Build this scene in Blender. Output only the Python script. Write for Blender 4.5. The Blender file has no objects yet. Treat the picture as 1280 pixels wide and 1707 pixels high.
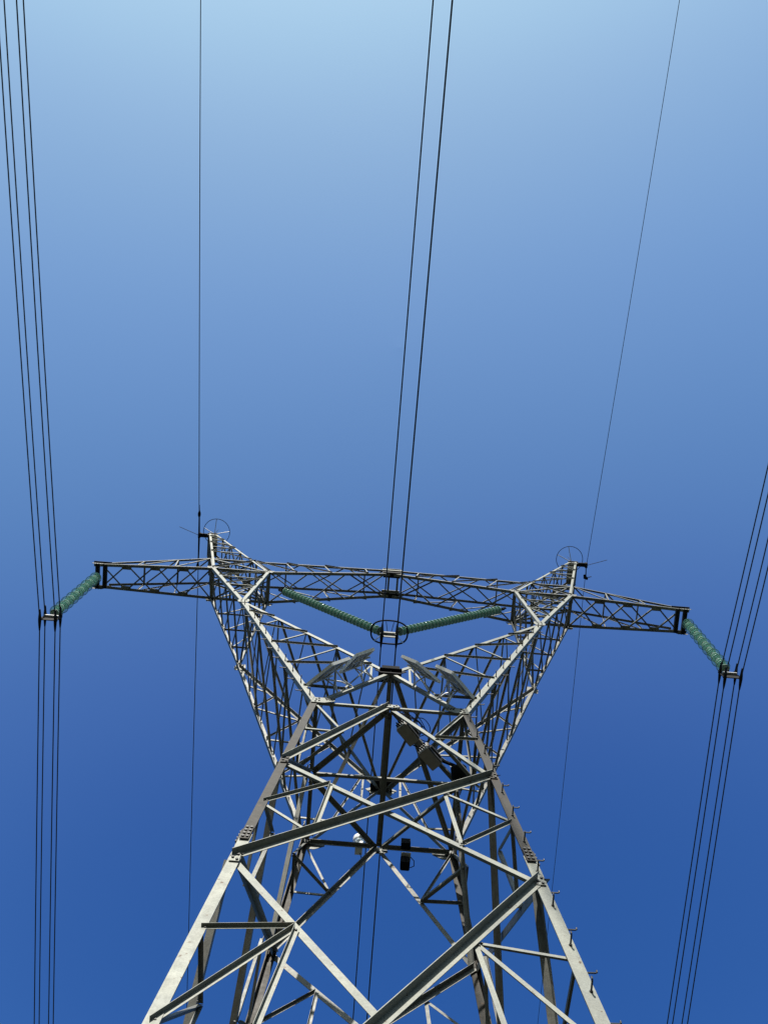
import bpy, bmesh, math, random
import numpy as np
from mathutils import Vector as V, Matrix
random.seed(4)
scn = bpy.context.scene
COL = scn.collection
S, Z0 = 1.08, 1.339            # survey units -> metres, height of the ground in survey units
def M(p): return V((p[0]*S, p[1]*S, (p[2]-Z0)*S))

# ------------------------------------------------------------------ camera
CAM = (-0.33769, -7.95513, 2.82088); ROT = (0.16064, 0.008904, 0.07728); FPX = 1700.0
def rodrigues(r):
    r = np.array(r); th = np.linalg.norm(r); k = r/th
    K = np.array([[0,-k[2],k[1]],[k[2],0,-k[0]],[-k[1],k[0],0]])
    return np.eye(3)+math.sin(th)*K+(1-math.cos(th))*K@K
R = rodrigues(ROT)
cd = bpy.data.cameras.new('camera'); cam = bpy.data.objects.new('camera', cd); COL.objects.link(cam)
mw = Matrix(((R[0][0], -R[1][0], -R[2][0]), (R[0][1], -R[1][1], -R[2][1]), (R[0][2], -R[1][2], -R[2][2]))).to_4x4()
mw.translation = M(CAM); cam.matrix_world = mw
cd.sensor_fit = 'HORIZONTAL'; cd.sensor_width = 36.0; cd.lens = 36.0*FPX/1280.0
cd.clip_start = 0.05; cd.clip_end = 20000
scn.camera = cam

# ------------------------------------------------------------------ light
SUN = V((-0.11, -0.725, 0.68)).normalized()
w = bpy.data.worlds.new("World"); scn.world = w; w.use_nodes = True
nt = w.node_tree; nt.nodes.clear()
out = nt.nodes.new('ShaderNodeOutputWorld'); bg = nt.nodes.new('ShaderNodeBackground')
sky = nt.nodes.new('ShaderNodeTexSky'); sky.sky_type = 'NISHITA'; sky.sun_disc = False
sky.sun_elevation = math.asin(SUN.z); sky.sun_rotation = math.atan2(SUN.x, SUN.y)
sky.altitude = 100
sky.air_density = 1.0; sky.dust_density = 3.0; sky.ozone_density = 1.0
SKY = 0.15; bg.inputs['Strength'].default_value = 0.10
# grade of the sky colour itself (clear deep blue, pale and cyan towards the sun)
def vmul(k):
    n = nt.nodes.new('ShaderNodeVectorMath'); n.operation = 'SCALE'; n.inputs['Scale'].default_value = k; return n
m1, m2, cv = vmul(SKY), vmul(1/SKY), nt.nodes.new('ShaderNodeRGBCurve')
for i, ps in enumerate((((0,0),(.10,.012),(.115,.026),(.132,.056),(.17,.112),(.242,.182),(.371,.285),(.533,.392),(1,.62)),
                        ((0,0),(.16,.088),(.173,.102),(.19,.144),(.233,.246),(.30,.337),(.423,.468),(.565,.604),(1,.86)),
                        ((0,0),(.29,.34),(.305,.37),(.325,.43),(.375,.53),(.448,.63),(.548,.705),(.70,.82),(1,.98)))):
    c = cv.mapping.curves[i]; c.points[0].location = ps[0]; c.points[1].location = ps[-1]
    for p in ps[1:-1]: c.points.new(*p)
cv.mapping.extend = 'EXTRAPOLATED'; cv.mapping.use_clip = False; cv.mapping.update()
nt.links.new(sky.outputs[0], m1.inputs[0]); nt.links.new(m1.outputs[0], cv.inputs['Color']); nt.links.new(cv.outputs[0], m2.inputs[0])
nt.links.new(m2.outputs[0], bg.inputs[0]); nt.links.new(bg.outputs[0], out.inputs[0])
sl = bpy.data.lights.new('sun', 'SUN'); sl.energy = 5.0; sl.angle = math.radians(0.53); sl.color = (1.0, 0.95, 0.86)
so = bpy.data.objects.new('sun', sl); COL.objects.link(so)
so.rotation_euler = SUN.to_track_quat('Z', 'Y').to_euler(); so.location = (0, 0, 80)
scn.view_settings.view_transform = 'Standard'; scn.view_settings.look = 'None'
scn.view_settings.exposure = 0.585; scn.view_settings.gamma = 1.0

# ------------------------------------------------------------------ materials
def mat(name, col, rough=0.6, metal=0.0, var=0.0, scale=6.0, col2=None, bump=0.0, trans=0.0, spec=0.5):
    m = bpy.data.materials.new(name); m.use_nodes = True
    n = m.node_tree; b = n.nodes['Principled BSDF']
    b.inputs['Base Color'].default_value = (*col, 1); b.inputs['Roughness'].default_value = rough
    b.inputs['Metallic'].default_value = metal; b.inputs['Specular IOR Level'].default_value = spec
    b.inputs['Transmission Weight'].default_value = trans
    if var:
        tc = n.nodes.new('ShaderNodeTexCoord'); no = n.nodes.new('ShaderNodeTexNoise')
        no.inputs['Scale'].default_value = scale; no.inputs['Detail'].default_value = 6; no.inputs['Roughness'].default_value = 0.65
        cr = n.nodes.new('ShaderNodeValToRGB'); c2 = col2 or tuple(c*(1-var) for c in col)
        cr.color_ramp.elements[0].position = 0.38; cr.color_ramp.elements[0].color = (*c2, 1)
        cr.color_ramp.elements[1].position = 0.62; cr.color_ramp.elements[1].color = (*col, 1)
        n.links.new(tc.outputs['Object'], no.inputs['Vector']); n.links.new(no.outputs['Fac'], cr.inputs[0])
        n.links.new(cr.outputs[0], b.inputs['Base Color'])
        if bump:
            bp = n.nodes.new('ShaderNodeBump'); bp.inputs['Strength'].default_value = bump; bp.inputs['Distance'].default_value = 0.01
            n.links.new(no.outputs['Fac'], bp.inputs['Height']); n.links.new(bp.outputs[0], b.inputs['Normal'])
    return m
def weather(m, k=1.0):
    """fine zinc mottling and a few rust specks over the base noise"""
    n = m.node_tree; b = n.nodes['Principled BSDF']; src = b.inputs['Base Color'].links[0].from_socket
    tc = n.nodes.new('ShaderNodeTexCoord')
    def noise(sc, det=4):
        q = n.nodes.new('ShaderNodeTexNoise'); q.inputs['Scale'].default_value = sc; q.inputs['Detail'].default_value = det
        n.links.new(tc.outputs['Object'], q.inputs['Vector']); return q
    def ramp(q, p0, p1, c0, c1):
        r = n.nodes.new('ShaderNodeValToRGB'); e = r.color_ramp.elements; e[0].position, e[1].position = p0, p1
        e[0].color, e[1].color = (*c0, 1), (*c1, 1); n.links.new(q.outputs['Fac'], r.inputs[0]); return r
    def mix(t, a, c, f):
        x = n.nodes.new('ShaderNodeMixRGB'); x.blend_type = t
        n.links.new(a, x.inputs[1]); n.links.new(c, x.inputs[2])
        if hasattr(f, 'links'): n.links.new(f, x.inputs[0])
        else: x.inputs[0].default_value = f
        return x.outputs[0]
    f1 = ramp(noise(38, 5), .40, .60, (.82,.82,.82), (1.10,1.10,1.10)); f2 = ramp(noise(1.3, 3), .35, .65, (.88,.89,.91), (1.1,1.09,1.06))
    c = mix('MULTIPLY', src, f1.outputs[0], .6*k); c = mix('MULTIPLY', c, f2.outputs[0], 1.0)
    rs = ramp(noise(11, 6), .66, .71, (0,0,0), (1,1,1)); rc = n.nodes.new('ShaderNodeRGB'); rc.outputs[0].default_value = (.075,.042,.022,1)
    c = mix('MIX', c, rc.outputs[0], mix('MULTIPLY', rs.outputs[0], rs.outputs[0], 0.0) if False else rs.outputs[0])
    n.links.new(c, b.inputs['Base Color'])
    rr = n.nodes.new('ShaderNodeMapRange'); q = noise(9); n.links.new(q.outputs['Fac'], rr.inputs[0]); rr.inputs[3].default_value = .42; rr.inputs[4].default_value = .68
    n.links.new(rr.outputs[0], b.inputs['Roughness'])
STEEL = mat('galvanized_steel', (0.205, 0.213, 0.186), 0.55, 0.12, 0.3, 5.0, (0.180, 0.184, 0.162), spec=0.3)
STEEL_SHADED = mat('shaded_galvanized_steel', (0.158, 0.162, 0.147), 0.55, 0.12, 0.3, 7.0, (0.12, 0.12, 0.11), spec=0.3)  # darker copy of the steel, with shade on rear members and crossarm in its colour
BROWN = mat('weathered_brown_steel', (0.036, 0.0305, 0.0235), 0.8, 0.0, 0.3, 5.0, (0.028, 0.0235, 0.018), spec=0.15)
for m_ in (STEEL, STEEL_SHADED, BROWN): weather(m_)
BOLT = mat('dark_bolt', (0.035, 0.034, 0.034), 0.6)
CABLE = mat('weathered_conductor', (0.022, 0.022, 0.026), 0.6)
DARK = mat('dark_fitting', (0.014, 0.014, 0.016), 0.7, spec=0.1)
BLACK = mat('black_plastic', (0.006, 0.006, 0.007), 0.8, spec=0.08)
ALU = mat('aluminium', (0.52, 0.52, 0.52), 0.4, 0.3)
GLASS = mat('green_glass', (0.19, 0.345, 0.28), 0.07)
GLASSL = mat('pale_green_glass', (0.33, 0.56, 0.46), 0.10)
RIM = mat('glinting_glass_rim', (0.50, 0.68, 0.62), 0.06)  # paler colour stands in for sun glinting on the disc edges
GLASS2R = mat('clear_glass_rim', (0.10, 0.24, 0.24), 0.06)
GLASS2R.node_tree.nodes['Principled BSDF'].inputs['Alpha'].default_value = 0.6
GLASS2 = mat('clear_green_glass', (0.26, 0.50, 0.46), 0.06)
GLASS2.node_tree.nodes['Principled BSDF'].inputs['Alpha'].default_value = 0.34
CAP = mat('insulator_cap', (0.03, 0.045, 0.037), 0.5, 0.2)
CELL = mat('solar_cell', (0.012, 0.016, 0.045), 0.15)
BACK = mat('panel_back_sheet', (0.33, 0.33, 0.335), 0.5)
FRAME = mat('bright_frame', (0.80, 0.80, 0.79), 0.5)
BOX = mat('cabinet_paint', (0.25, 0.225, 0.20), 0.5, 0.0, 0.15, 9.0)
WHITE = mat('white_housing', (0.75, 0.75, 0.75), 0.25)
DOME = mat('smoked_dome', (0.55, 0.56, 0.57), 0.08, 0.85)
GROUND = mat('dry_grass_ground', (0.022, 0.028, 0.013), 0.95, 0.0, 0.5, 0.35, (0.016, 0.016, 0.010))
ADDED_HILL = mat('added_hill', (0.030, 0.042, 0.018), 1.0, 0.0, 0.5, 0.06, (0.016, 0.024, 0.011), spec=0.1)  # for the added ring that cuts off low sky

# ------------------------------------------------------------------ helpers
def link(name, bm, m, parent=None, smooth=False):
    me = bpy.data.meshes.new(name); bmesh.ops.recalc_face_normals(bm, faces=bm.faces)
    if smooth:
        for f in bm.faces: f.smooth = True
    bm.to_mesh(me); bm.free()
    o = bpy.data.objects.new(name, me); COL.objects.link(o)
    for k in (m if isinstance(m, (list, tuple)) else [m]): me.materials.append(k)
    if parent: o.parent = parent
    return o
def empty(name, parent=None):
    o = bpy.data.objects.new(name, None); COL.objects.link(o)
    if parent: o.parent = parent
    return o
def tag(o, label, cat, group=None):
    o['label'] = label; o['category'] = cat
    if group: o['group'] = group
    return o
def prism(bm, poly, vec, mi=0):
    a = [bm.verts.new(p) for p in poly]; b = [bm.verts.new(p+vec) for p in poly]; n = len(a)
    fs = [bm.faces.new(a), bm.faces.new(b[::-1])]
    for i in range(n): fs.append(bm.faces.new((a[i], a[(i+1) % n], b[(i+1) % n], b[i])))
    for f in fs: f.material_index = mi
def angle(bm, P, Q, f1, f2, a, b, t):
    """one steel angle: root line P-Q, flanges along f1 and f2"""
    u = (Q-P).normalized(); f1 = (f1-u*f1.dot(u)).normalized(); f2 = (f2-u*f2.dot(u)); f2 = (f2-f1*f2.dot(f1)).normalized()
    prism(bm, [P, P+f1*a, P+f1*a+f2*t, P+f1*t+f2*t, P+f1*t+f2*b, P+f2*b], Q-P)
def tube(bm, pts, r, n=8, mi=0, closed=False):
    rings = []; N = len(pts); up = None
    for i, p in enumerate(pts):
        if closed: d = pts[(i+1) % N]-pts[i-1]
        else: d = pts[min(i+1, N-1)]-pts[max(i-1, 0)]
        d.normalize()
        if up is None: up = d.orthogonal().normalized()
        up = (up-d*up.dot(d)).normalized(); s = d.cross(up); rr = r[i] if isinstance(r, (list, tuple)) else r
        rings.append([bm.verts.new(p+(up*math.cos(k*2*math.pi/n)+s*math.sin(k*2*math.pi/n))*rr) for k in range(n)])
    for i in range(N if closed else N-1):
        A, B = rings[i], rings[(i+1) % N]
        for k in range(n):
            f = bm.faces.new((A[k], A[(k+1) % n], B[(k+1) % n], B[k])); f.material_index = mi
    if not closed:
        bm.faces.new(rings[0][::-1]).material_index = mi; bm.faces.new(rings[-1]).material_index = mi
def box(bm, c, ax, ay, az, dx, dy, dz, mi=0, bev=0.0):
    p = [c-ax*dx/2-ay*dy/2-az*dz/2, c+ax*dx/2-ay*dy/2-az*dz/2, c+ax*dx/2+ay*dy/2-az*dz/2, c-ax*dx/2+ay*dy/2-az*dz/2]
    prism(bm, p, az*dz, mi)
X, Y, Z = V((1,0,0)), V((0,1,0)), V((0,0,1))
def lerp(a, b, t): return a+(b-a)*t
def brace(parent, name, P, Q, n, a=0.063, mode=None, m=None, t=None, cut=0.0, off=0.0, bolts=True):
    """bracing angle in a face with outward normal n; 'out' = outstanding leg outside at the top edge, 'in' = inside at the top edge"""
    u = (Q-P).normalized(); n = (n-u*n.dot(u)).normalized(); v = n.cross(u)
    if v.z < 0: v = -v
    if cut: P, Q = P+u*cut, Q-u*cut
    if mode is None: mode = random.choice(('in', 'out'))
    t = t or max(0.005, a*0.085); o = off+0.003+random.random()*0.006
    bm = bmesh.new()
    if mode == 'out': angle(bm, P+v*a/2+n*o, Q+v*a/2+n*o, -v, n, a, a, t)
    else: angle(bm, P+v*a/2-n*o, Q+v*a/2-n*o, -v, -n, a, a, t)
    if bolts:
        r = min(.02, a*.24)
        for E_, d in ((P, 1), (Q, -1)):
            for k in ((.05, .13) if a > .07 else (.045,)):
                c = E_+u*d*k+n*(o+t if mode == 'out' else -o); tube(bm, [c-n*.002, c+n*.016], r, 6, 1)
    return link(name, bm, [m or STEEL_SHADED, BOLT], parent)
def chord(parent, name, P, Q, f1, f2, a, m=None, t=None, b=None):
    bm = bmesh.new(); angle(bm, P, Q, f1, f2, a, b or a, t or a*0.09)
    return link(name, bm, m or STEEL, parent)
def gusset(parent, C, n, e1, pts, bolts=(), m=None, th=0.012, off=0.012, br=0.017):
    """flat plate in the face (outline pts in metres along e1 and the face's up) with bolt heads"""
    n = n.normalized(); e1 = (e1-n*e1.dot(n)).normalized(); e2 = n.cross(e1)
    if e2.z < 0: e2 = -e2
    bm = bmesh.new(); o = C+n*off
    prism(bm, [o+e1*x+e2*y for x, y in pts], n*th, 0)
    for x, y in bolts:
        tube(bm, [o+e1*x+e2*y+n*th*0.5, o+e1*x+e2*y+n*(th+0.018)], br, 6, 1)
    return link('gusset_plate', bm, [m or STEEL, BOLT], parent)

# ------------------------------------------------------------------ ground
bm = bmesh.new(); g = 6000
bm.faces.new([bm.verts.new(p) for p in ((-g,-g,0),(g,-g,0),(g,g,0),(-g,g,0))])
o = link('ground', bm, GROUND); o['kind'] = 'structure'
# unseen wooded ring added to block bright low sky and darken steel undersides
bm = bmesh.new(); rings = []; hr = random.Random(8); ph = [(hr.uniform(2, 9), hr.uniform(0, 6.3), hr.uniform(.1, .35)) for _ in range(7)]
for r_, h_ in ((260, -3), (330, .25), (430, .7), (560, 1.0), (760, .9), (1100, -3)):
    ring = []
    for i in range(160):
        a = i*2*math.pi/160; q = 1+sum(k*math.sin(round(f)*a+p) for f, p, k in ph)*.5
        ring.append(bm.verts.new((math.cos(a)*r_, math.sin(a)*r_, (150*max(.45, q)*h_+hr.uniform(-5, 5)) if h_ > 0 else h_)))
    rings.append(ring)
for A, B in zip(rings, rings[1:]):
    for i in range(160): bm.faces.new((A[i], A[(i+1) % 160], B[(i+1) % 160], B[i]))
o = link('sky_blocking_hills', bm, ADDED_HILL, None, True); o['kind'] = 'structure'

# ------------------------------------------------------------------ tower geometry (survey units)
D = dict(W=(1.4,1.4,20.818), N1=(1.607,1.607,17.5415), N2=(1.8255,1.8255,14.0903), N3=(2.254,2.254,7.309), N4=(2.45,2.45,4.2), N5=(2.632,2.632,1.30),
 A=(0,1.287,23.137), K=(4.0115,.912,29.4256), Bo=(5.774,.529,34.8035), Bi=(3.965,.529,34.8022), To=(6.14,.449,36.55), Ti=(4.60,.451,36.55),
 Po=(7.00,.44,40.85), Pi=(6.70,.42,40.85), AT=(9.42,.393,34.6425), ATt=(9.15,.385,35.0), Cb=(0,.413,36.4795), Ct=(0,.4235,36.9662))
def N(k, sx, sy): p = D[k]; return M((p[0]*sx, p[1]*sy, p[2]))
tower = empty('lattice_tower'); tag(tower, 'tall grey steel lattice pylon with two spreading arms, a long crossarm and two peaks', 'pylon')

# ---- body
body = empty('tower_body', tower)
FACES = {'f': (V((0,-1,.063)), lambda k, s: (N(k, -1, -1), N(k, 1, -1))), 'b': (V((0,1,.063)), lambda k, s: (N(k, 1, 1), N(k, -1, 1))),
         'l': (V((-1,0,.063)), lambda k, s: (N(k, -1, 1), N(k, -1, -1))), 'r': (V((1,0,.063)), lambda k, s: (N(k, 1, -1), N(k, 1, 1)))}
def ur(P, Q, n):
    """rule seen on the photo: members rising to the right (from outside) sit outside, the others inside"""
    right = Z.cross(n); a, b = (P, Q) if P.z < Q.z else (Q, P)
    return 'out' if (b-a).dot(right) > 0 else 'in'
LEGA = 0.155
for sx in (-1, 1):
    for sy in (-1, 1):
        sh = V((sx*0.068, sy*0.02, 0))
        W_, N1_, N2_, N5_ = (N(k, sx, sy)+sh for k in ('W', 'N1', 'N2', 'N5'))
        sp = lerp(N1_, N2_, 0.80)
        f1, f2 = V((-sx,0,0)), V((0,-sy,0))
        chord(body, 'leg', N5_-Z*0.1, sp, f1, f2, LEGA, STEEL, 0.018)
        up = chord(body, 'upper_leg', sp+Z*0.004, W_+(W_-N2_).normalized()*0.05, f1, f2, LEGA*0.92, BROWN, 0.018)
        up['label'] = 'dull brown upper leg section'
        # splice plates with rows of bolts
        bm = bmesh.new(); u = (W_-N5_).normalized(); c0 = sp+V((sx*.003, sy*.014, 0))
        e = V((-sx,0,0)); nn = V((0,sy,0))
        prism(bm, [c0-u*0.21+e*0.02, c0-u*0.21+e*0.145, c0+u*0.21+e*0.145, c0+u*0.21+e*0.02], nn*0.014, 0)
        for k in range(4):
            for q in (0.055, 0.115):
                p = c0+u*(-0.15+k*0.1)+e*q+nn*0.012; tube(bm, [p, p+nn*0.02], 0.021, 6, 1)
        e = V((0,-sy,0)); nn = V((sx,0,0)); c0 = sp+V((sx*.014, sy*.003, 0))
        prism(bm, [c0-u*0.21+e*0.03, c0-u*0.21+e*0.145, c0+u*0.21+e*0.145, c0+u*0.21+e*0.03], nn*0.014, 0)
        for k in range(4):
            for q in (0.055, 0.115):
                p = c0+u*(-0.15+k*0.1)+e*q+nn*0.012; tube(bm, [p, p+nn*0.02], 0.021, 6, 1)
        link('splice_plate', bm, [BROWN, BOLT], body)
        # concrete-free stub base plate
        bm = bmesh.new(); box(bm, V((N5_.x, N5_.y, 0.06)), X, Y, Z, 0.6, 0.6, 0.24); link('foot_plate', bm, STEEL_SHADED, body)
UP = {}
for key, (n, cor) in FACES.items():
    def P(k, s):
        a, b = cor(k, 0); return lerp(a, b, (s+1)/2)
    def Lg(k0, k1, s, t): return lerp(P(k0, s), P(k1, s), t)
    front = key == 'f'
    mainm = STEEL if front else STEEL_SHADED
    # waist horizontal in two halves, inverted V
    mid = P('W', 0)
    for s in (-1, 1):
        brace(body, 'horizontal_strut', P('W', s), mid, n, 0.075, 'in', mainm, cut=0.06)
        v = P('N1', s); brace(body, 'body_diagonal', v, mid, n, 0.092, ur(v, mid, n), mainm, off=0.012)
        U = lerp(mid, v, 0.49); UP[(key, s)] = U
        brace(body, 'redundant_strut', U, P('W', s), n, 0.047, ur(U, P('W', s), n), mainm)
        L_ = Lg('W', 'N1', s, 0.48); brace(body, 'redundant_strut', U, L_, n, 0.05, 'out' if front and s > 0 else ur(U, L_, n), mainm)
    gusset(body, mid, n, Z.cross(n), [(-.16,.05),(.16,.05),(.2,-.05),(.1,-.13),(-.1,-.13),(-.2,-.05)], [(-.13,0),(.13,0),(-.08,-.08),(.08,-.08),(0,0)], mainm, off=0.03)
    # X panels
    for k0, k1, tU, tD, tl, a in (('N1','N2',.23,.745,.485,.108), ('N2','N3',.22,.775,.246,.115), ('N3','N5',.22,.775,.25,.13)):
        for s in (-1, 1):
            A_, B_ = P(k0, s), P(k1, -s)
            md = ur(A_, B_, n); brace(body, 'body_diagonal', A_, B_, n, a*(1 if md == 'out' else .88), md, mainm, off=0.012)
        for s in (-1, 1):
            U = lerp(P(k0, s), P(k1, -s), tU); Dn = lerp(P(k0, -s), P(k1, s), tD)
            if k0 == 'N1':
                L_ = Lg(k0, k1, s, tl); rr = [(L_, U), (L_, Dn), (U, Dn)]
            else:
                L1, L2, L3 = (Lg(k0, k1, s, q) for q in (tl, .49, .75)); rr = [(L1, U), (U, L2), (U, Dn), (L2, Dn), (L3, Dn)]
            for i, (a_, b_) in enumerate(rr):
                brace(body, 'redundant_strut', a_, b_, n, 0.050 if abs((a_-b_).z) < 1.6 else .060, ur(a_, b_, n), mainm, cut=0.03)
    brace(body, 'horizontal_strut', P('N3', -1), P('N3', 1), n, 0.11, 'in', mainm, cut=0.06)
    for s in (-1, 1):        # leg joint bolts
        for k in ('N1', 'N2', 'N3'):
            gusset(body, P(k, s)-Z.cross(n).normalized()*s*0.02, n, Z.cross(n), [(-.06,.14),(.06,.14),(.06,-.14),(-.06,-.14)],
                   [(-.03,.09),(.03,.04),(-.03,-.05),(.03,-.10)], BROWN if k == 'N1' else mainm, off=0.028, br=0.02)
        gusset(body, P('W', s)-Z.cross(n).normalized()*s*0.07, n, Z.cross(n), [(-.14,.17),(.15,.17),(.32*(1),.08),(.3,-.05),(.1,-.17),(-.12,-.17),(-.3,-.05),(-.32,.08)] if False else
               ([(-.12,.17),(.10,.17),(.34,.14),(.34,-.02),(.14,-.16),(-.12,-.16)] if s < 0 else [(.12,.17),(-.10,.17),(-.34,.14),(-.34,-.02),(-.14,-.16),(.12,-.16)]),
               [(-s*(.16+.055*i), .10) for i in range(4)]+[(-s*(.18+.055*i), .03) for i in range(3)]+[(-s*.02, .10), (s*.03, .02), (-s*.03, -.05), (s*.04,-.11)], mainm, off=0.03, br=0.02)
# waist diaphragm
mids = {k: lerp(*FACES[k][1]('W', 0), 0.5) for k in FACES}
for a_, b_, s_ in (('f','l',.10),('f','r',.10),('b','l',.09),('b','r',.09),('f','b',.11),('l','r',.06)):
    brace(body, 'diaphragm_strut', mids[a_]-Z*.05, mids[b_]-Z*.05, -Z, s_, 'out' if a_ != 'l' else 'in', STEEL_SHADED, cut=0.08)
for a_, sa, b_, sb in (('f',-1,'l',1),('f',1,'r',-1),('b',1,'l',-1),('b',-1,'r',1)):
    brace(body, 'diaphragm_strut', UP[(a_, sa)], UP[(b_, sb)], -Z, .063, 'in', STEEL_SHADED, cut=0.03)

# ---- the two cup arms
nF, nB = V((0,-1,.06)), V((0,1,.06))
def fr(n, P, Q): return ur(P, Q, n)
for sx in (-1, 1):
    arm = empty('cup_arm', tower); sm = V((-sx,0,0))
    nd = {}
    for sy, n in ((-1, nF), (1, nB)):
        mm = STEEL if sy < 0 else STEEL_SHADED
        W_, K_, A_, Bo, Bi = N('W', sx, sy), N('K', sx, sy), N('A', sx, sy), N('Bo', sx, sy), N('Bi', sx, sy)
        y_in = V((0,-sy,0)); oo = V((sx*.06, sy*.015, 0))
        chord(arm, 'arm_chord', W_+oo, K_+oo, sm, y_in, 0.13, mm)
        chord(arm, 'arm_chord', A_+V((0,sy*.012,.05)), K_+V((0,sy*.012,.05)), Z*-1, y_in, 0.088, mm)
        chord(arm, 'arm_chord', W_+V((sm.x*.1,sy*.01,-.03)), A_+V((sm.x*.0,sy*.01,-.03)), Z, y_in, 0.078, mm)
        chord(arm, 'arm_chord', K_+oo*.8, Bo+oo*.8, sm, y_in, 0.115, mm)
        chord(arm, 'arm_chord', K_+V((sm.x*.04,sy*.01,0)), Bi+V((sm.x*.04,sy*.01,0)), -sm, y_in, 0.105, mm)
        O = lambda t, a=W_, b=K_: lerp(a, b, t); I = lambda t, a=A_, b=K_: lerp(a, b, t); WA = lambda t, a=W_, b=A_: lerp(a, b, t)
        nd[sy] = (O, I)
        for a_, b_ in ((O(.7), I(.5)), (O(.5), I(.3)), (O(.3), I(.1)), (O(.11), WA(.385)), (O(.86), I(.74))):
            brace(arm, 'arm_strut', a_, b_, n, .052, 'out', mm)
        for a_, b_, q in ((O(.69), I(.7), .042), (O(.5), I(.5), .042), (O(.3), I(.3), .042), (WA(.30), I(.1), .042), (WA(.712), I(.1), .05)):
            brace(arm, 'arm_strut', a_, b_, n, q, 'in', mm, cut=.04)
        # upper arm between knee and crossarm
        O2 = lambda t, a=K_, b=Bo: lerp(a, b, t); I2 = lambda t, a=K_, b=Bi: lerp(a, b, t); nd[sy] += (O2, I2)
        for t in (.25, .5, .75):
            brace(arm, 'arm_strut', O2(t), I2(t), n, .045, 'in', mm)
        for t in (.25, .5, .75):
            brace(arm, 'arm_strut', O2(t), I2(t+.25), n, .04, 'out', mm)
        gusset(arm, K_+V((sm.x*.03,0,0)), n, Z.cross(n), [(-.13,.24),(.13,.24),(.17,0),(.13,-.22),(-.13,-.22),(-.17,0)], [(-.06,.17),(.06,.17),(-.07,.05),(.07,.05),(-.05,-.12),(.05,-.12)], mm, off=.022, br=0.018)
    Of, If, O2f, I2f = nd[-1]; Ob, Ib, O2b, I2b = nd[1]; no = V((sx,0,-.35)); ni = V((-sx,0,-.6))
    for (Ff, Bb, n, th) in ((Of, Ob, no, .055), (If, Ib, ni, .052)):
        for fb, ff, q in ((.6,.92,1),(.4,.70,1),(.2,.50,1),(.02,.32,1),(.8,.98,.8),(.6,.5,.5),(.8,.72,.5),(.4,.3,.5),(.2,.12,.5)):
            brace(arm, 'side_lacing', Bb(fb), Ff(ff), n, th*q if q == 1 else .034, 'out' if q == 1 else 'in', STEEL_SHADED, cut=.03)
        for t in (.3, .7): brace(arm, 'side_lacing', Ff(t), Bb(t), n, .05, 'in', STEEL_SHADED, cut=.03)
    for (Ff, Bb, n) in ((O2f, O2b, V((sx,0,-.3))), (I2f, I2b, V((-sx,0,-.1)))):
        for t in (0., .25, .5, .75):
            brace(arm, 'side_lacing', Bb(t), Ff(t+.25), n, .048, 'out', STEEL_SHADED, cut=.02)
            brace(arm, 'side_lacing', Ff(t), Bb(t+.25), n, .038, 'in', STEEL_SHADED, cut=.02)
# apex plates where the two inner chords meet
for sy, n in ((-1, nF), (1, nB)):
    gusset(tower, N('A', 1, sy)+Z*.02, n, X, [(-.2,.18),(.2,.18),(.36,.06),(.22,-.14),(-.22,-.14),(-.36,.06)], [(-.2,.08),(.2,.08),(-.1,.08),(.1,.08),(0,-.05)], DARK if sy < 0 else STEEL_SHADED, off=.03, th=.016)
    bm = bmesh.new(); box(bm, N('A', 1, sy)+V((0,-sy*.05,.02)), X, Y, Z, .50, .34, .02); box(bm, N('A', 1, sy)+V((0,-sy*.06,.16)), X, Y, Z, .40, .30, .26); link('apex_plate', bm, BLACK, tower)
for sx in (-1, 1):           # inner ties from the apexes to the opposite waist corners
    for sy in (-1, 1):
        brace(tower, 'inner_tie', N('A', 1, sy)+V((sx*.05,0,-.05)), N('W', sx, -sy), V((sx*.5,0,-1)), .085, 'in' if sx < 0 else 'out', STEEL_SHADED, cut=.08)
brace(tower, 'apex_tie', N('A', 1, -1), N('A', 1, 1), -Z, .1, 'in', STEEL_SHADED, cut=.05)

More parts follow.
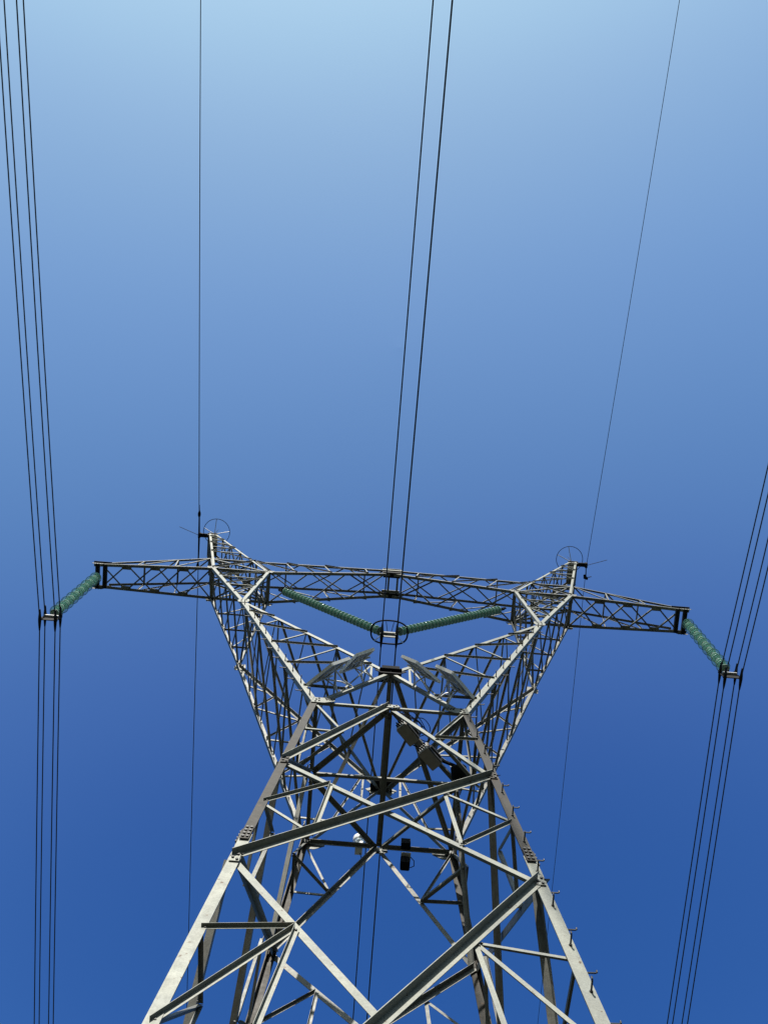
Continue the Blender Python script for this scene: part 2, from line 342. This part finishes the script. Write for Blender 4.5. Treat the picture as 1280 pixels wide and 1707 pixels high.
# ---- crossarm
beam = empty('crossarm', tower)
def lace(fP, fQ, ts, n, a, nm='crossarm_lacing', m=None, cut=.03, one=False):
    """X lacing between two chords given as functions of t"""
    for i in range(len(ts)-1):
        brace(beam, nm, fP(ts[i]), fQ(ts[i+1]), n, a, 'out', m or STEEL_SHADED, cut=cut)
        if not one: brace(beam, nm, fQ(ts[i]), fP(ts[i+1]), n, a, 'in', m or STEEL_SHADED, cut=cut)
for sx in (-1, 1):
    sm = V((-sx,0,0)); c = {}
    for sy in (-1, 1):
        mm = STEEL if sy < 0 else STEEL_SHADED; yi = V((0,-sy,0))
        Bo, Bi, To, Ti, AT, ATt, Cb, Ct = (N(k, sx, sy) for k in ('Bo','Bi','To','Ti','AT','ATt','Cb','Ct'))
        mm = STEEL_SHADED
        chord(beam, 'crossarm_chord', Bo, AT+V((sx*.14*(1 if sy < 0 else .0),0,0)), Z, yi, .055, mm, b=.098); chord(beam, 'crossarm_chord', To, ATt, -Z, yi, .05, mm, b=.075)
        chord(beam, 'crossarm_chord', Bi, Bo, Z, yi, .055, mm, b=.098); chord(beam, 'crossarm_chord', Ti, To, -Z, yi, .05, mm, b=.08)
        chord(beam, 'crossarm_chord', Bi, Cb, Z, yi, .06, mm, b=.10); chord(beam, 'crossarm_chord', Ti, Ct, -Z, yi, .05, mm, b=.08)
        c[sy] = {'ab': (lambda t, a=Bo, b=AT: lerp(a, b, t)), 'at': (lambda t, a=To, b=ATt: lerp(a, b, t)),
                 'mb': (lambda t, a=Bi, b=Cb: lerp(a, b, t)), 'mt': (lambda t, a=Ti, b=Ct: lerp(a, b, t)),
                 'cb': (lambda t, a=Bi, b=Bo: lerp(a, b, t)), 'ct': (lambda t, a=Ti, b=To: lerp(a, b, t))}
        n = V((0,sy,0)); k = c[sy]
        for t in (.33, .66): brace(beam, 'crossarm_post', k['ab'](t), k['at'](t), n, .042, 'in', mm)
        for a_, b_ in ((k['at'](0), k['ab'](.33)), (k['at'](.33), k['ab'](.66)), (k['ab'](0), k['at'](.0))): brace(beam, 'crossarm_post', a_, b_, n, .042, 'in', mm)
        for t in (.22, .5, .8): brace(beam, 'crossarm_post', k['mb'](t), k['mt'](t), n, .042, 'in', mm)
        for a_, b_ in ((k['mt'](.0), k['mb'](.22)), (k['mt'](.22), k['mb'](.5)), (k['mt'](.5), k['mb'](.8)), (k['mb'](.0), k['mt'](.0))): brace(beam, 'crossarm_post', a_, b_, n, .042, 'out', mm)
        brace(beam, 'crossarm_post', k['cb'](0), k['ct'](1), n, .06, 'in', mm); brace(beam, 'crossarm_post', k['cb'](1), k['ct'](0), n, .06, 'out', mm)
        # joint plates
        for q, (w_, h_) in ((Bo, (.2,.3)), (Bi, (.2,.3)), (AT, (.22,.1))):
            gusset(beam, q, n, X, [(-w_,h_*.3),(w_,h_*.3),(w_*.7,-h_*.6),(-w_*.7,-h_*.6)], [(-w_*.6,0),(w_*.6,0),(-w_*.2,-h_*.3),(w_*.2,-h_*.3)], STEEL_SHADED, off=.016, th=.01, br=.014)
        for t in (.25, .5, .75):        # small plates under the bottom chord
            bm = bmesh.new(); p = k['ab'](t)+V((0,-sy*.09,-.006)); box(bm, p, X, Y, Z, .34, .16, .008); link('lacing_plate', bm, STEEL_SHADED, beam)
    f, b = c[-1], c[1]
    lace(f['ab'], b['ab'], (0,.25,.5,.75,.97), -Z, .05); lace(f['at'], b['at'], (0,.33,.66), Z, .05, one=True)
    for t in (.33, .66): brace(beam, 'crossarm_lacing', f['at'](t), b['at'](t), Z, .055, 'in', STEEL_SHADED)
    lace(f['mb'], b['mb'], (0,.325,.63,.95), -Z, .046); lace(f['mt'], b['mt'], (0,.33,.66,.95), Z, .04)
    for t in (.22, .8): brace(beam, 'crossarm_lacing', f['mt'](t), b['mt'](t), Z, .05, 'in', STEEL_SHADED)
    for kk in ('cb', 'ct'):
        for t in (0., 1.): brace(beam, 'crossarm_lacing', f[kk](t), b[kk](t), -Z, .12 if kk == 'cb' else .07, 'in', STEEL_SHADED)
        lace(f[kk], b[kk], (0, 1), -Z, .055)
    for t in (.34, .67): brace(beam, 'crossarm_lacing', f['cb'](t), b['cb'](t), -Z, .06, 'in', STEEL_SHADED)
    # end plates at the arm tip
    for dx in (0.0, -.26):
        bm = bmesh.new(); box(bm, lerp(f['ab'](1), b['ab'](1), .5)+V((sx*(dx+.02),0,.05)), X, Y, Z, .13, .86, .14); link('tip_plate', bm, DARK, beam)
    for sy in (-1, 1):
        bm = bmesh.new(); box(bm, c[sy]['ab'](1)+V((sx*-.12, 0, .19)), X, Y, Z, .62, .11, .03); link('tip_plate', bm, DARK, beam)
for sy in (-1, 1):          # centre plates of the crossarm
    bm = bmesh.new(); box(bm, N('Cb', 1, sy)+V((0,-sy*.06,-.015)), X, Y, Z, .62, .2, .03); box(bm, N('Cb', 1, sy)+V((0,sy*.012,.1)), X, Y, Z, .7, .014, .3)
    link('centre_plate', bm, DARK, beam)
    bm = bmesh.new(); box(bm, N('Ct', 1, sy)+V((0,-sy*.05,.01)), X, Y, Z, .66, .2, .03); box(bm, N('Ct', 1, sy)+V((0,sy*.014,-.06)), X, Y, Z, .7, .014, .16)
    link('centre_plate', bm, STEEL, beam)
for x in (-.1, .22): brace(beam, 'crossarm_lacing', N('Cb', 1, -1)+X*x, N('Cb', 1, 1)+X*x, -Z, .07, 'in', STEEL_SHADED, cut=.05)

# ---- earthwire peaks
for sx in (-1, 1):
    pk = empty('peak', tower); sm = V((-sx,0,0)); c = {}
    for sy in (-1, 1):
        mm = STEEL if sy < 0 else STEEL_SHADED; yi = V((0,-sy,0))
        o_ = lambda t, a=N('Bo', sx, sy), b=N('Po', sx, sy): lerp(a, b, t)
        i_ = lambda t, a=N('Bi', sx, sy), b=N('Pi', sx, sy): lerp(a, b, t)
        c[sy] = (o_, i_)
        chord(pk, 'peak_chord', o_(0), o_(1), sm, yi, .085, mm); chord(pk, 'peak_chord', i_(0), i_(1), -sm, yi, .075, mm)
        ts = (.29, .46, .60, .72, .83, .92)
        for j in range(len(ts)-1):
            n = V((0,sy,0))
            brace(pk, 'peak_lacing', o_(ts[j+1]), i_(ts[j+1]), n, .04, 'in', mm, cut=.02)
            brace(pk, 'peak_lacing', (o_ if j % 2 else i_)(ts[j]), (i_ if j % 2 else o_)(ts[j+1]), n, .036, 'out', mm, cut=.02)
    for q, n in ((0, V((sx,0,-.2))), (1, V((-sx,0,.1)))):
        f, b = c[-1][q], c[1][q]; ts = (.02, .29, .5, .7, .86)
        for j in range(len(ts)-1):
            brace(pk, 'peak_lacing', f(ts[j]), b(ts[j+1]), n, .05, 'out', STEEL_SHADED, cut=.02); brace(pk, 'peak_lacing', b(ts[j]), f(ts[j+1]), n, .045, 'in', STEEL_SHADED, cut=.02)
            brace(pk, 'peak_lacing', f(ts[j+1]), b(ts[j+1]), n, .045, 'in', STEEL_SHADED, cut=.02)
    # tip cap
    tc = M((sx*6.86, 0, 40.86)); bm = bmesh.new()
    box(bm, tc, X, Y, Z, .40, 1.0, .03); box(bm, tc+V((0,-.44,-.09)), X, Y, Z, .36, .03, .18); box(bm, tc+V((0,.44,-.09)), X, Y, Z, .36, .03, .18)
    link('tip_cap', bm, STEEL_SHADED, pk)
    # bracket carrying the earth wire
    bm = bmesh.new(); a_ = M((sx*6.98, -.36, 40.8)); box(bm, a_+V((sx*.2,0,0)), X, Y, Z, .42, .16, .08); box(bm, a_+V((sx*.40,0,-.03)), X, Y, Z, .09, .2, .2)
    link('wire_bracket', bm, DARK, pk)
    # thin spike pointing outwards
    bm = bmesh.new(); tube(bm, [M((sx*7.36, -.35, 40.78)), M((sx*8.18, -.57, 41.05))], .011, 6); link('side_spike', bm, DARK, pk)
    # lightning ring on a short mast
    rg = tag(empty('lightning_ring'), 'thin round wire ring on spokes above the %s peak of the pylon' % ('left' if sx < 0 else 'right'), 'lightning ring', 'rings on the pylon peaks')
    cc = M((sx*6.745, -.495, 41.0)); bm = bmesh.new()
    tube(bm, [cc+V((math.cos(i*math.pi/20)*.54, math.sin(i*math.pi/20)*.54, 0)) for i in range(40)], .0125, 6, closed=True); link('hoop', bm, DARK, rg)
    hub = M((sx*6.80, -.42, 40.88))
    for a_ in ((2.9, 1.62, .10) if sx < 0 else (2.85, 1.75)):
        bm = bmesh.new(); tube(bm, [hub, cc+V((math.cos(a_)*.54, -math.sin(a_)*.54, 0))], .014, 6); link('spoke', bm, ALU, rg)
    bm = bmesh.new(); tube(bm, [hub, hub+V((0,-.04,.9))], [.016, .006], 6); link('lightning_rod', bm, DARK, rg)

# ---- step bolts along the right front leg and the front arm chords
def step(parent, p, d, L=.14):
    bm = bmesh.new(); d = d.normalized(); up = (Z-d*d.z).normalized()
    tube(bm, [p-d*.03, p+d*L*.85, p+d*L*.97+up*.012, p+d*L+up*.045], .0105, 6)
    tube(bm, [p-d*.002, p+d*.016], .02, 6)
    return link('step_bolt', bm, BOLT, parent)
sh = V((.068, -.02, 0)); Wp, Np = N('W', 1, -1)+sh, N('N5', 1, -1)+sh; u = (Np-Wp).normalized()
k = 0; s_ = .12
while s_ < (Np-Wp).length-2:
    p = Wp+u*s_
    if k % 2: step(body, p+V((-.055, 0, 0)), V((0,-1,.06)))
    else: step(body, p+V((0, .055, 0)), V((1,0,.06)))
    k += 1; s_ += .46
for sx in (-1, 1):
    a_, b_ = N('W', sx, -1)+V((sx*.06,-.015,0)), N('K', sx, -1)+V((sx*.06,-.015,0)); n_ = 22
    for i in range(1, n_):
        p = lerp(a_, b_, i/n_)
        if i % 2: step(body, p+V((-sx*.06, 0, 0)), V((0,-1,0)), .14)
        else: step(body, p+V((0, .06, 0)), V((sx,0,.0)), .14)

# ------------------------------------------------------------------ insulators
def disc_mesh(r, gm):
    prof = [(.028,.05),(.05,.045),(r*.62,.026),(r*.90,.006),(r,-.010),(r*.985,-.026),(r*.88,-.012),(r*.80,-.036),(r*.66,-.016),(r*.52,-.034),(r*.36,-.014),(.03,-.02)]
    bm = bmesh.new(); n = 28; rings = [[bm.verts.new((q*math.cos(k*2*math.pi/n), q*math.sin(k*2*math.pi/n), z)) for k in range(n)] for q, z in prof]
    for a, b in zip(rings, rings[1:]):
        for k in range(n): bm.faces.new((a[k], a[(k+1) % n], b[(k+1) % n], b[k]))
    bm.faces.new(rings[0]); bm.faces.new(rings[-1][::-1])
    for f in bm.faces: f.material_index = 1 if math.hypot(*f.calc_center_median().xy) > r*.86 else 0
    me = bpy.data.meshes.new('glass_disc'); bmesh.ops.recalc_face_normals(bm, faces=bm.faces)
    for f in bm.faces: f.smooth = True
    bm.to_mesh(me); bm.free(); me.materials.append(gm[0]); me.materials.append(gm[1]); return me
def cap_mesh():
    bm = bmesh.new(); tube(bm, [V((0,0,.03)), V((0,0,.06)), V((0,0,.10)), V((0,0,.12))], [.045,.052,.042,.02], 14)
    tube(bm, [V((0,0,-.07)), V((0,0,.05))], .014, 8)
    me = bpy.data.meshes.new('metal_cap'); bm.to_mesh(me); bm.free(); me.materials.append(CAP)
    for p in me.polygons: p.use_smooth = True
    return me
BIG, SMALL, CAPM = disc_mesh(.205, (GLASS2, GLASS2R)), disc_mesh(.135, (GLASSL, RIM)), cap_mesh()
UNI = disc_mesh(.140, (GLASS, RIM))
def string(top, bot, n, label, lead0, lead1, pattern=False):
    t = tag(empty('insulator_string'), label, 'insulator string', 'strings of green glass insulators')
    top, bot = M(top), M(bot); u = (bot-top).normalized(); a, b = top+u*lead0, bot-u*lead1
    rot = (-u).to_track_quat('Z', 'Y')
    for i in range(n):
        p = lerp(a, b, (i+.5)/n)
        for nm, me in (('glass_disc', (BIG if i % 3 == 1 else SMALL) if pattern else UNI), ('metal_cap', CAPM)):
            o = bpy.data.objects.new(nm, me); COL.objects.link(o); o.parent = t; o.location = p; o.rotation_mode = 'QUATERNION'; o.rotation_quaternion = rot
    for p0, p1 in ((top, a), (b, bot)):
        bm = bmesh.new(); tube(bm, [p0, p1], .022, 8); m_ = lerp(p0, p1, .5); s = u.orthogonal().normalized()
        box(bm, m_, s, u.cross(s), u, .05, .12, min(.2, (p1-p0).length*.8)); link('link_fitting', bm, DARK, t)
    return t
string((-9.412, 0, 34.72), (-9.25, .0, 29.75), 27, 'long hanging string of green glass discs at the left tip of the crossarm', .12, .22, True)
string((9.49, 0, 34.72), (9.17, .0, 29.45), 27, 'long hanging string of green glass discs at the right tip of the crossarm', .12, .22, True)
string((-3.62, 0, 34.76), (-.17, .0, 30.65), 31, 'slanting string of green glass discs, left half of the V under the crossarm', .34, .1)
string((3.70, 0, 34.56), (.20, .0, 30.80), 31, 'slanting string of green glass discs, right half of the V under the crossarm', .34, .1)

# ------------------------------------------------------------------ conductors
SP = .21
def curve_pts(a, hx_n, s_n, hx_f, s_f, kn=.0008, kf=.0004):
    ys = [-150+150*(i/60) for i in range(60)]+[260*(i/80)**1.4 for i in range(81)]; pts = []
    for y in ys:
        q = abs(y)
        if y < 0: pts.append(M((a[0]+hx_n*y, a[1]+y, a[2]-s_n*q+kn*q*q)))
        else: pts.append(M((a[0]+hx_f*y, a[1]+y, a[2]-s_f*q+kf*q*q)))
    return pts
def wire(name, pts, r, label, cat, group, m=CABLE):
    bm = bmesh.new(); tube(bm, pts, r, 8); return tag(link(name, bm, m, None, True), label, cat, group)
def yoke(name, c, label, big=False):
    y = tag(empty(name), label, 'yoke', 'yokes holding the conductor bundles'); C_ = M(c)
    bm = bmesh.new()
    if big:
        prism(bm, [C_+V((-.24,-.012,.28)), C_+V((.24,-.012,.28)), C_+V((.28,-.012,.18)), C_+V((.25,-.012,-.2)), C_+V((-.25,-.012,-.2)), C_+V((-.28,-.012,.18))], Y*.024)
        box(bm, C_+V((0,-.06,.05)), X, Y, Z, .36, .05, .12)
    else:
        prism(bm, [C_+V((-.27,-.012,.12)), C_+V((0,-.012,.26)), C_+V((.27,-.012,.12)), C_+V((.25,-.012,-.2)), C_+V((-.25,-.012,-.2))], Y*.024)
    link('yoke_plate', bm, STEEL_SHADED if big else DARK, y)
    if not big:
        bm = bmesh.new(); box(bm, C_+V((0,-.05,.10)), X, Y, Z, .42, .06, .045); link('yoke_bar', bm, ALU, y)
    for dx in (-SP, SP):
        for dz in (-SP, SP):
            bm = bmesh.new(); p = C_+V((dx*S, 0, dz*S))
            tube(bm, [p-Y*.32, p-Y*.22, p-Y*.1, p, p+Y*.1, p+Y*.22, p+Y*.32], [.022,.034,.045,.05,.045,.034,.022], 8)
            box(bm, p+V((0,0,.06)), X, Y, Z, .04, .09, .14); link('suspension_clamp', bm, DARK, y)
    if big:
        bm = bmesh.new(); pts = []
        for i in range(48):
            a = i*2*math.pi/48; ca, sa = math.cos(a), math.sin(a); e = .62 if sa > 0 else .85
            pts.append(C_+V((.56*math.copysign(abs(ca)**e, ca), .02-.34*math.copysign(abs(sa)**.75, -sa), .42-.1*sa)))
        tube(bm, pts, .026, 8, closed=True); link('corona_ring', bm, DARK, y)
        for sx in (-1, 1):
            bm = bmesh.new(); tube(bm, [C_+V((sx*.05,0,.2)), C_+V((sx*.12,-.31,.40))], .01, 6); link('ring_stay', bm, DARK, y)
            bm = bmesh.new(); tube(bm, [C_+V((sx*.26,.02,-.04)), C_+V((sx*.44,.30,.33))], .016, 6); link('ring_stay', bm, ALU, y)
    return y
YK = {'left': (-9.205, 0, 29.50), 'centre': (.0, 0, 30.42), 'right': (9.135, 0, 29.10)}
for k, c in YK.items():
    yoke('line_yoke', c, {'left': 'small pale metal yoke below the left hanging insulator string', 'right': 'small pale metal yoke below the right hanging insulator string',
         'centre': 'metal yoke inside an oval dark ring where the V of insulators meets'}[k], k == 'centre')
    for dx in (-SP, SP):
        for dz in (-SP, SP):
            pts = curve_pts((c[0]+dx, 0, c[2]+dz), {'left': .0015, 'centre': -.001, 'right': .001}[k], .25, {'left': -.003, 'centre': .004, 'right': -.003}[k], -.03)
            wire('conductor', pts, .0178, 'thin black power cable, %s %s one of the four in the %s bundle' % ('upper' if dz > 0 else 'lower', 'left' if dx < 0 else 'right', k), 'power cable', 'power cables of the %s bundle' % k)
for sx, hn, hf, sn, sf in ((-1, .008, .02, .2, 0.), (1, -.002, .012, .25, -.03)):
    a = (sx*7.35, -.33, 40.70)
    wire('earth_wire', curve_pts(a, hn, sn, hf, sf, sn/300, .0004), 0.016 if sx < 0 else .0105, '%s earth wire running over the %s peak of the pylon' % (('thin dark', 'left') if sx < 0 else ('very thin dark', 'right')), 'earth wire', 'earth wires over the peaks')
    c = tag(empty('wire_clamp'), 'dark clamp and rods gripping the earth wire at the %s peak' % ('left' if sx < 0 else 'right'), 'wire clamp', 'earth wire clamps')
    p = M(a); bm = bmesh.new()
    if sx < 0:
        tube(bm, [p+V((0,-1.35,-.25)), p+V((0,-.9,-.17)), p, p+V((.015,.9,0)), p+V((.03,1.35,0))], [.014,.03,.04,.03,.014], 8); link('armour_rod', bm, DARK, c)
        for y, z in ((-.95,-.18), (1.25, 0)):
            bm = bmesh.new(); tube(bm, [p+V((0,y-.16,z)), p+V((0,y-.05,z)), p+V((0,y+.05,z)), p+V((0,y+.16,z))], [.02,.06,.06,.02], 8); link('damper', bm, DARK, c)
        bm = bmesh.new(); tube(bm, [p+V((.02,.5,-.02)), p+V((.08,.9,-.25)), p+V((.12,1.4,-.5)), p+V((.12,1.7,-.4))], .012, 6); link('jumper', bm, DARK, c)
    else:
        bm = bmesh.new(); tube(bm, [p+V((0,0,.05)), p+V((-.02,.34,-.22))], .02, 6); tube(bm, [p+V((-.08,.30,-.22)), p+V((-.05,.42,-.24)), p+V((.06,.48,-.24))], [.05,.08,.04], 8)
        tube(bm, [p+V((0,.42,-.24)), p+V((.2,.36,-.24))], .016, 6); link('clamp_body', bm, DARK, c)

# ------------------------------------------------------------------ solar panels on the arms
def solar(c, n, e, w, h, label, feet):
    t = tag(empty('solar_panel'), label, 'solar panel', 'solar panels on the pylon'); c = M(c)
    n, ex = V(n).normalized(), V(e); ex = (ex-n*ex.dot(n)).normalized(); ey = n.cross(ex); w, h = w*S, h*S
    bm = bmesh.new(); box(bm, c+n*.012, ex, ey, n, w-.02, h-.02, .006); link('cell_face', bm, CELL, t)
    bm = bmesh.new(); box(bm, c+n*.002, ex, ey, n, w-.03, h-.03, .006); link('back_sheet', bm, BACK, t)
    bm = bmesh.new()
    for s in (-1, 1):
        box(bm, c+ex*s*(w/2-.012), ex, ey, n, .026, h+.02, .060); box(bm, c+ey*s*(h/2-.0), ex, ey, n, w-.054, .03, .064)
    link('frame', bm, FRAME, t)
    bm = bmesh.new(); box(bm, c-n*.02+ey*h*.3, ex, ey, n, .09, .12, .03); link('junction_box', bm, BLACK, t)
    bm = bmesh.new()
    for s in (-1, 1): box(bm, c-n*.045+ex*s*w*.22, ex, ey, n, .03, h*.8, .03)
    for s in (-1, 1): box(bm, c-n*.075+ey*s*h*.22, ex, ey, n, w*.9, .03, .03)
    link('mount_rail', bm, ALU, t)
    for f in feet:
        f = M(f)
        for s in (-1, 1):
            bm = bmesh.new(); tube(bm, [c-n*.09+ey*s*h*.22, lerp(c-n*.09+ey*s*h*.1, f, .55)+Z*.02*s, f], .016, 6); link('bracket', bm, ALU, t)
solar((-1.22, -1.70, 21.72), (-.57,-.73,.39), (.59,-.03,.81), .55, .80, 'solar panel on the left arm, the lower and outer one of its pair', [(-1.0,-1.42,21.35), (-.75,-1.38,21.9)])
solar((-.71, -1.66, 22.64), (-.51,-.73,.45), (.77,-.16,.62), .45, .85, 'solar panel on the left arm, the higher one nearer the centre', [(-.55,-1.35,22.3), (-.35,-1.33,22.6)])
solar((.59, -1.68, 22.36), (.42,-.81,.40), (.72,.04,-.69), .43, .94, 'solar panel on the right arm, the higher one nearer the centre', [(.45,-1.34,22.2), (.75,-1.36,22.0)])
solar((1.22, -1.73, 21.58), (.47,-.76,.44), (.74,.07,-.67), .43, 1.02, 'solar panel on the right arm, the lower and outer one of its pair', [(.9,-1.4,21.5), (1.1,-1.42,21.2)])

# ------------------------------------------------------------------ cabinets under the waist
def cabinet(x, y, z, L, Wd, H, ang, label):
    t = tag(empty('equipment_cabinet'), label, 'cabinet', 'cabinets under the waist of the pylon'); c = M((x, y, z))
    ax, ay = V((math.cos(ang), math.sin(ang), 0)), V((-math.sin(ang), math.cos(ang), 0))
    bm = bmesh.new(); box(bm, c, ax, ay, Z, L, Wd, H); bmesh.ops.bevel(bm, geom=list(bm.edges), offset=.012, segments=2, affect='EDGES'); link('cabinet_body', bm, BOX, t)
    bm = bmesh.new(); box(bm, c-ax*(L/2+.006), ax, ay, Z, .012, Wd*.86, H*.86); link('cable_panel', bm, ALU, t)
    for i in range(4):
        for j in (-1, 1):
            bm = bmesh.new(); p = c-ax*(L/2+.012)+ay*(i-1.5)*Wd*.2+Z*j*H*.2; tube(bm, [p, p-ax*.05], .016, 8); link('cable_gland', bm, BLACK, t)
    bm = bmesh.new(); box(bm, c-ay*(Wd/2+.03), ax, ay, Z, L*.7, .05, .05); box(bm, c-ay*(Wd/2+.012)-Z*H*.1, ax, ay, Z, L*.9, .02, H*.6); link('mount_rail', bm, BOLT, t)
cabinet(.355, -1.085, 20.46, .43, .235, .34, math.radians(47), 'grey cabinet under the waist of the pylon, the upper left one of two')
cabinet(.79, -.665, 20.44, .43, .235, .34, math.radians(45), 'grey cabinet under the waist of the pylon, the lower right one beside the black drum')

t = tag(empty('drum_antenna'), 'black drum shaped housing on a dark arm beside the grey cabinets', 'antenna'); c = M((1.33, -.47, 20.28))
ax = V((.15,.75,-.55)).normalized(); bm = bmesh.new()
tube(bm, [c-ax*.14, c-ax*.135, c-ax*.10, c+ax*.1, c+ax*.135, c+ax*.15], [.02,.12,.155,.16,.14,.03], 24); link('drum', bm, BLACK, t, True)
bm = bmesh.new(); tube(bm, [c-ax*.1, M((1.05,-.55,20.55)), M((.95,-.47,20.75))], .035, 8); tube(bm, [c, M((1.30,-.2,20.72))], .03, 8); link('mount_arm', bm, BLACK, t)

# ------------------------------------------------------------------ cameras on the back waist strut
t = tag(empty('dome_camera'), 'shiny round dome camera on the far strut, left of its middle', 'camera'); c = M((-.372, 1.55, 21.25))
bm = bmesh.new(); bmesh.ops.create_icosphere(bm, subdivisions=3, radius=.125, matrix=Matrix.Translation(c)); link('dome', bm, DOME, t, True)
bm = bmesh.new(); tube(bm, [c+Z*.03, c+Z*.05, c+Z*.2, c+Z*.24, c+Z*.26], [.11,.135,.135,.10,.04], 20); link('housing', bm, WHITE, t, True)
bm = bmesh.new(); box(bm, c+V((0,-.06,-.30)), X, Y, Z, .15, .18, .26); link('camera_base', bm, WHITE, t)
bm = bmesh.new(); tube(bm, [c+V((.02,-.02,-.4)), c+V((.08,.05,-.55)), c+V((.2,.05,-.56)), c+V((.3,-.05,-.4))], .008, 6); link('cable', bm, BLACK, t)
t = tag(empty('box_camera'), 'dark box camera hanging from the far strut, right of its middle', 'camera'); c = M((.512, 1.42, 20.78))
bm = bmesh.new(); box(bm, c+V((0,-.1,.16)), X, Y, Z, .19, .16, .20); link('camera_mount', bm, BLACK, t)
bm = bmesh.new(); box(bm, c+V((0.01,.06,-.07)), X, Y, Z, .2, .2, .02); link('bracket', bm, ALU, t)
bm = bmesh.new(); box(bm, c+V((0,.12,-.22)), X, Y, Z, .19, .19, .26); bmesh.ops.bevel(bm, geom=list(bm.edges), offset=.015, segments=2, affect='EDGES'); link('camera_body', bm, BLACK, t)
bm = bmesh.new(); tube(bm, [c+V((.1,.05,-.06)), c+V((.18,.08,-.16)), c+V((.18,.12,-.3)), c+V((.1,.14,-.34))], .009, 6); link('cable', bm, BLACK, t)
for x in (-.18, .18):
    pass
# loose cables looping between the apex and the cabinets
bm = bmesh.new(); rnd = random.Random(3)
for j in range(5):
    p = V((.12+.05*j, -1.0+.05*j, 22.0-.05*j)); pts = []
    tgt = [V((.35,-.9,21.9)), V((.62,-.85,21.7)), V((.7,-.75,21.3)), V((.45,-.7,21.25)), V((.55+.05*j,-.65,20.75))]
    for q in tgt: pts.append(M(q+V((rnd.uniform(-.12,.12), rnd.uniform(-.1,.1), rnd.uniform(-.12,.12)))))
    pts = [M(p)]+pts; sm = []
    for i in range(len(pts)-1):
        p0, p1, p2, p3 = pts[max(i-1,0)], pts[i], pts[i+1], pts[min(i+2,len(pts)-1)]
        for k in range(8):
            u = k/8; sm.append(.5*((2*p1)+(p2-p0)*u+(2*p0-5*p1+4*p2-p3)*u*u+(3*p1-p0-3*p2+p3)*u**3))
    tube(bm, sm+[pts[-1]], .009, 6)
tag(link('loose_cable', bm, BLACK), 'tangle of loose black cables hanging above the grey cabinets', 'cable')
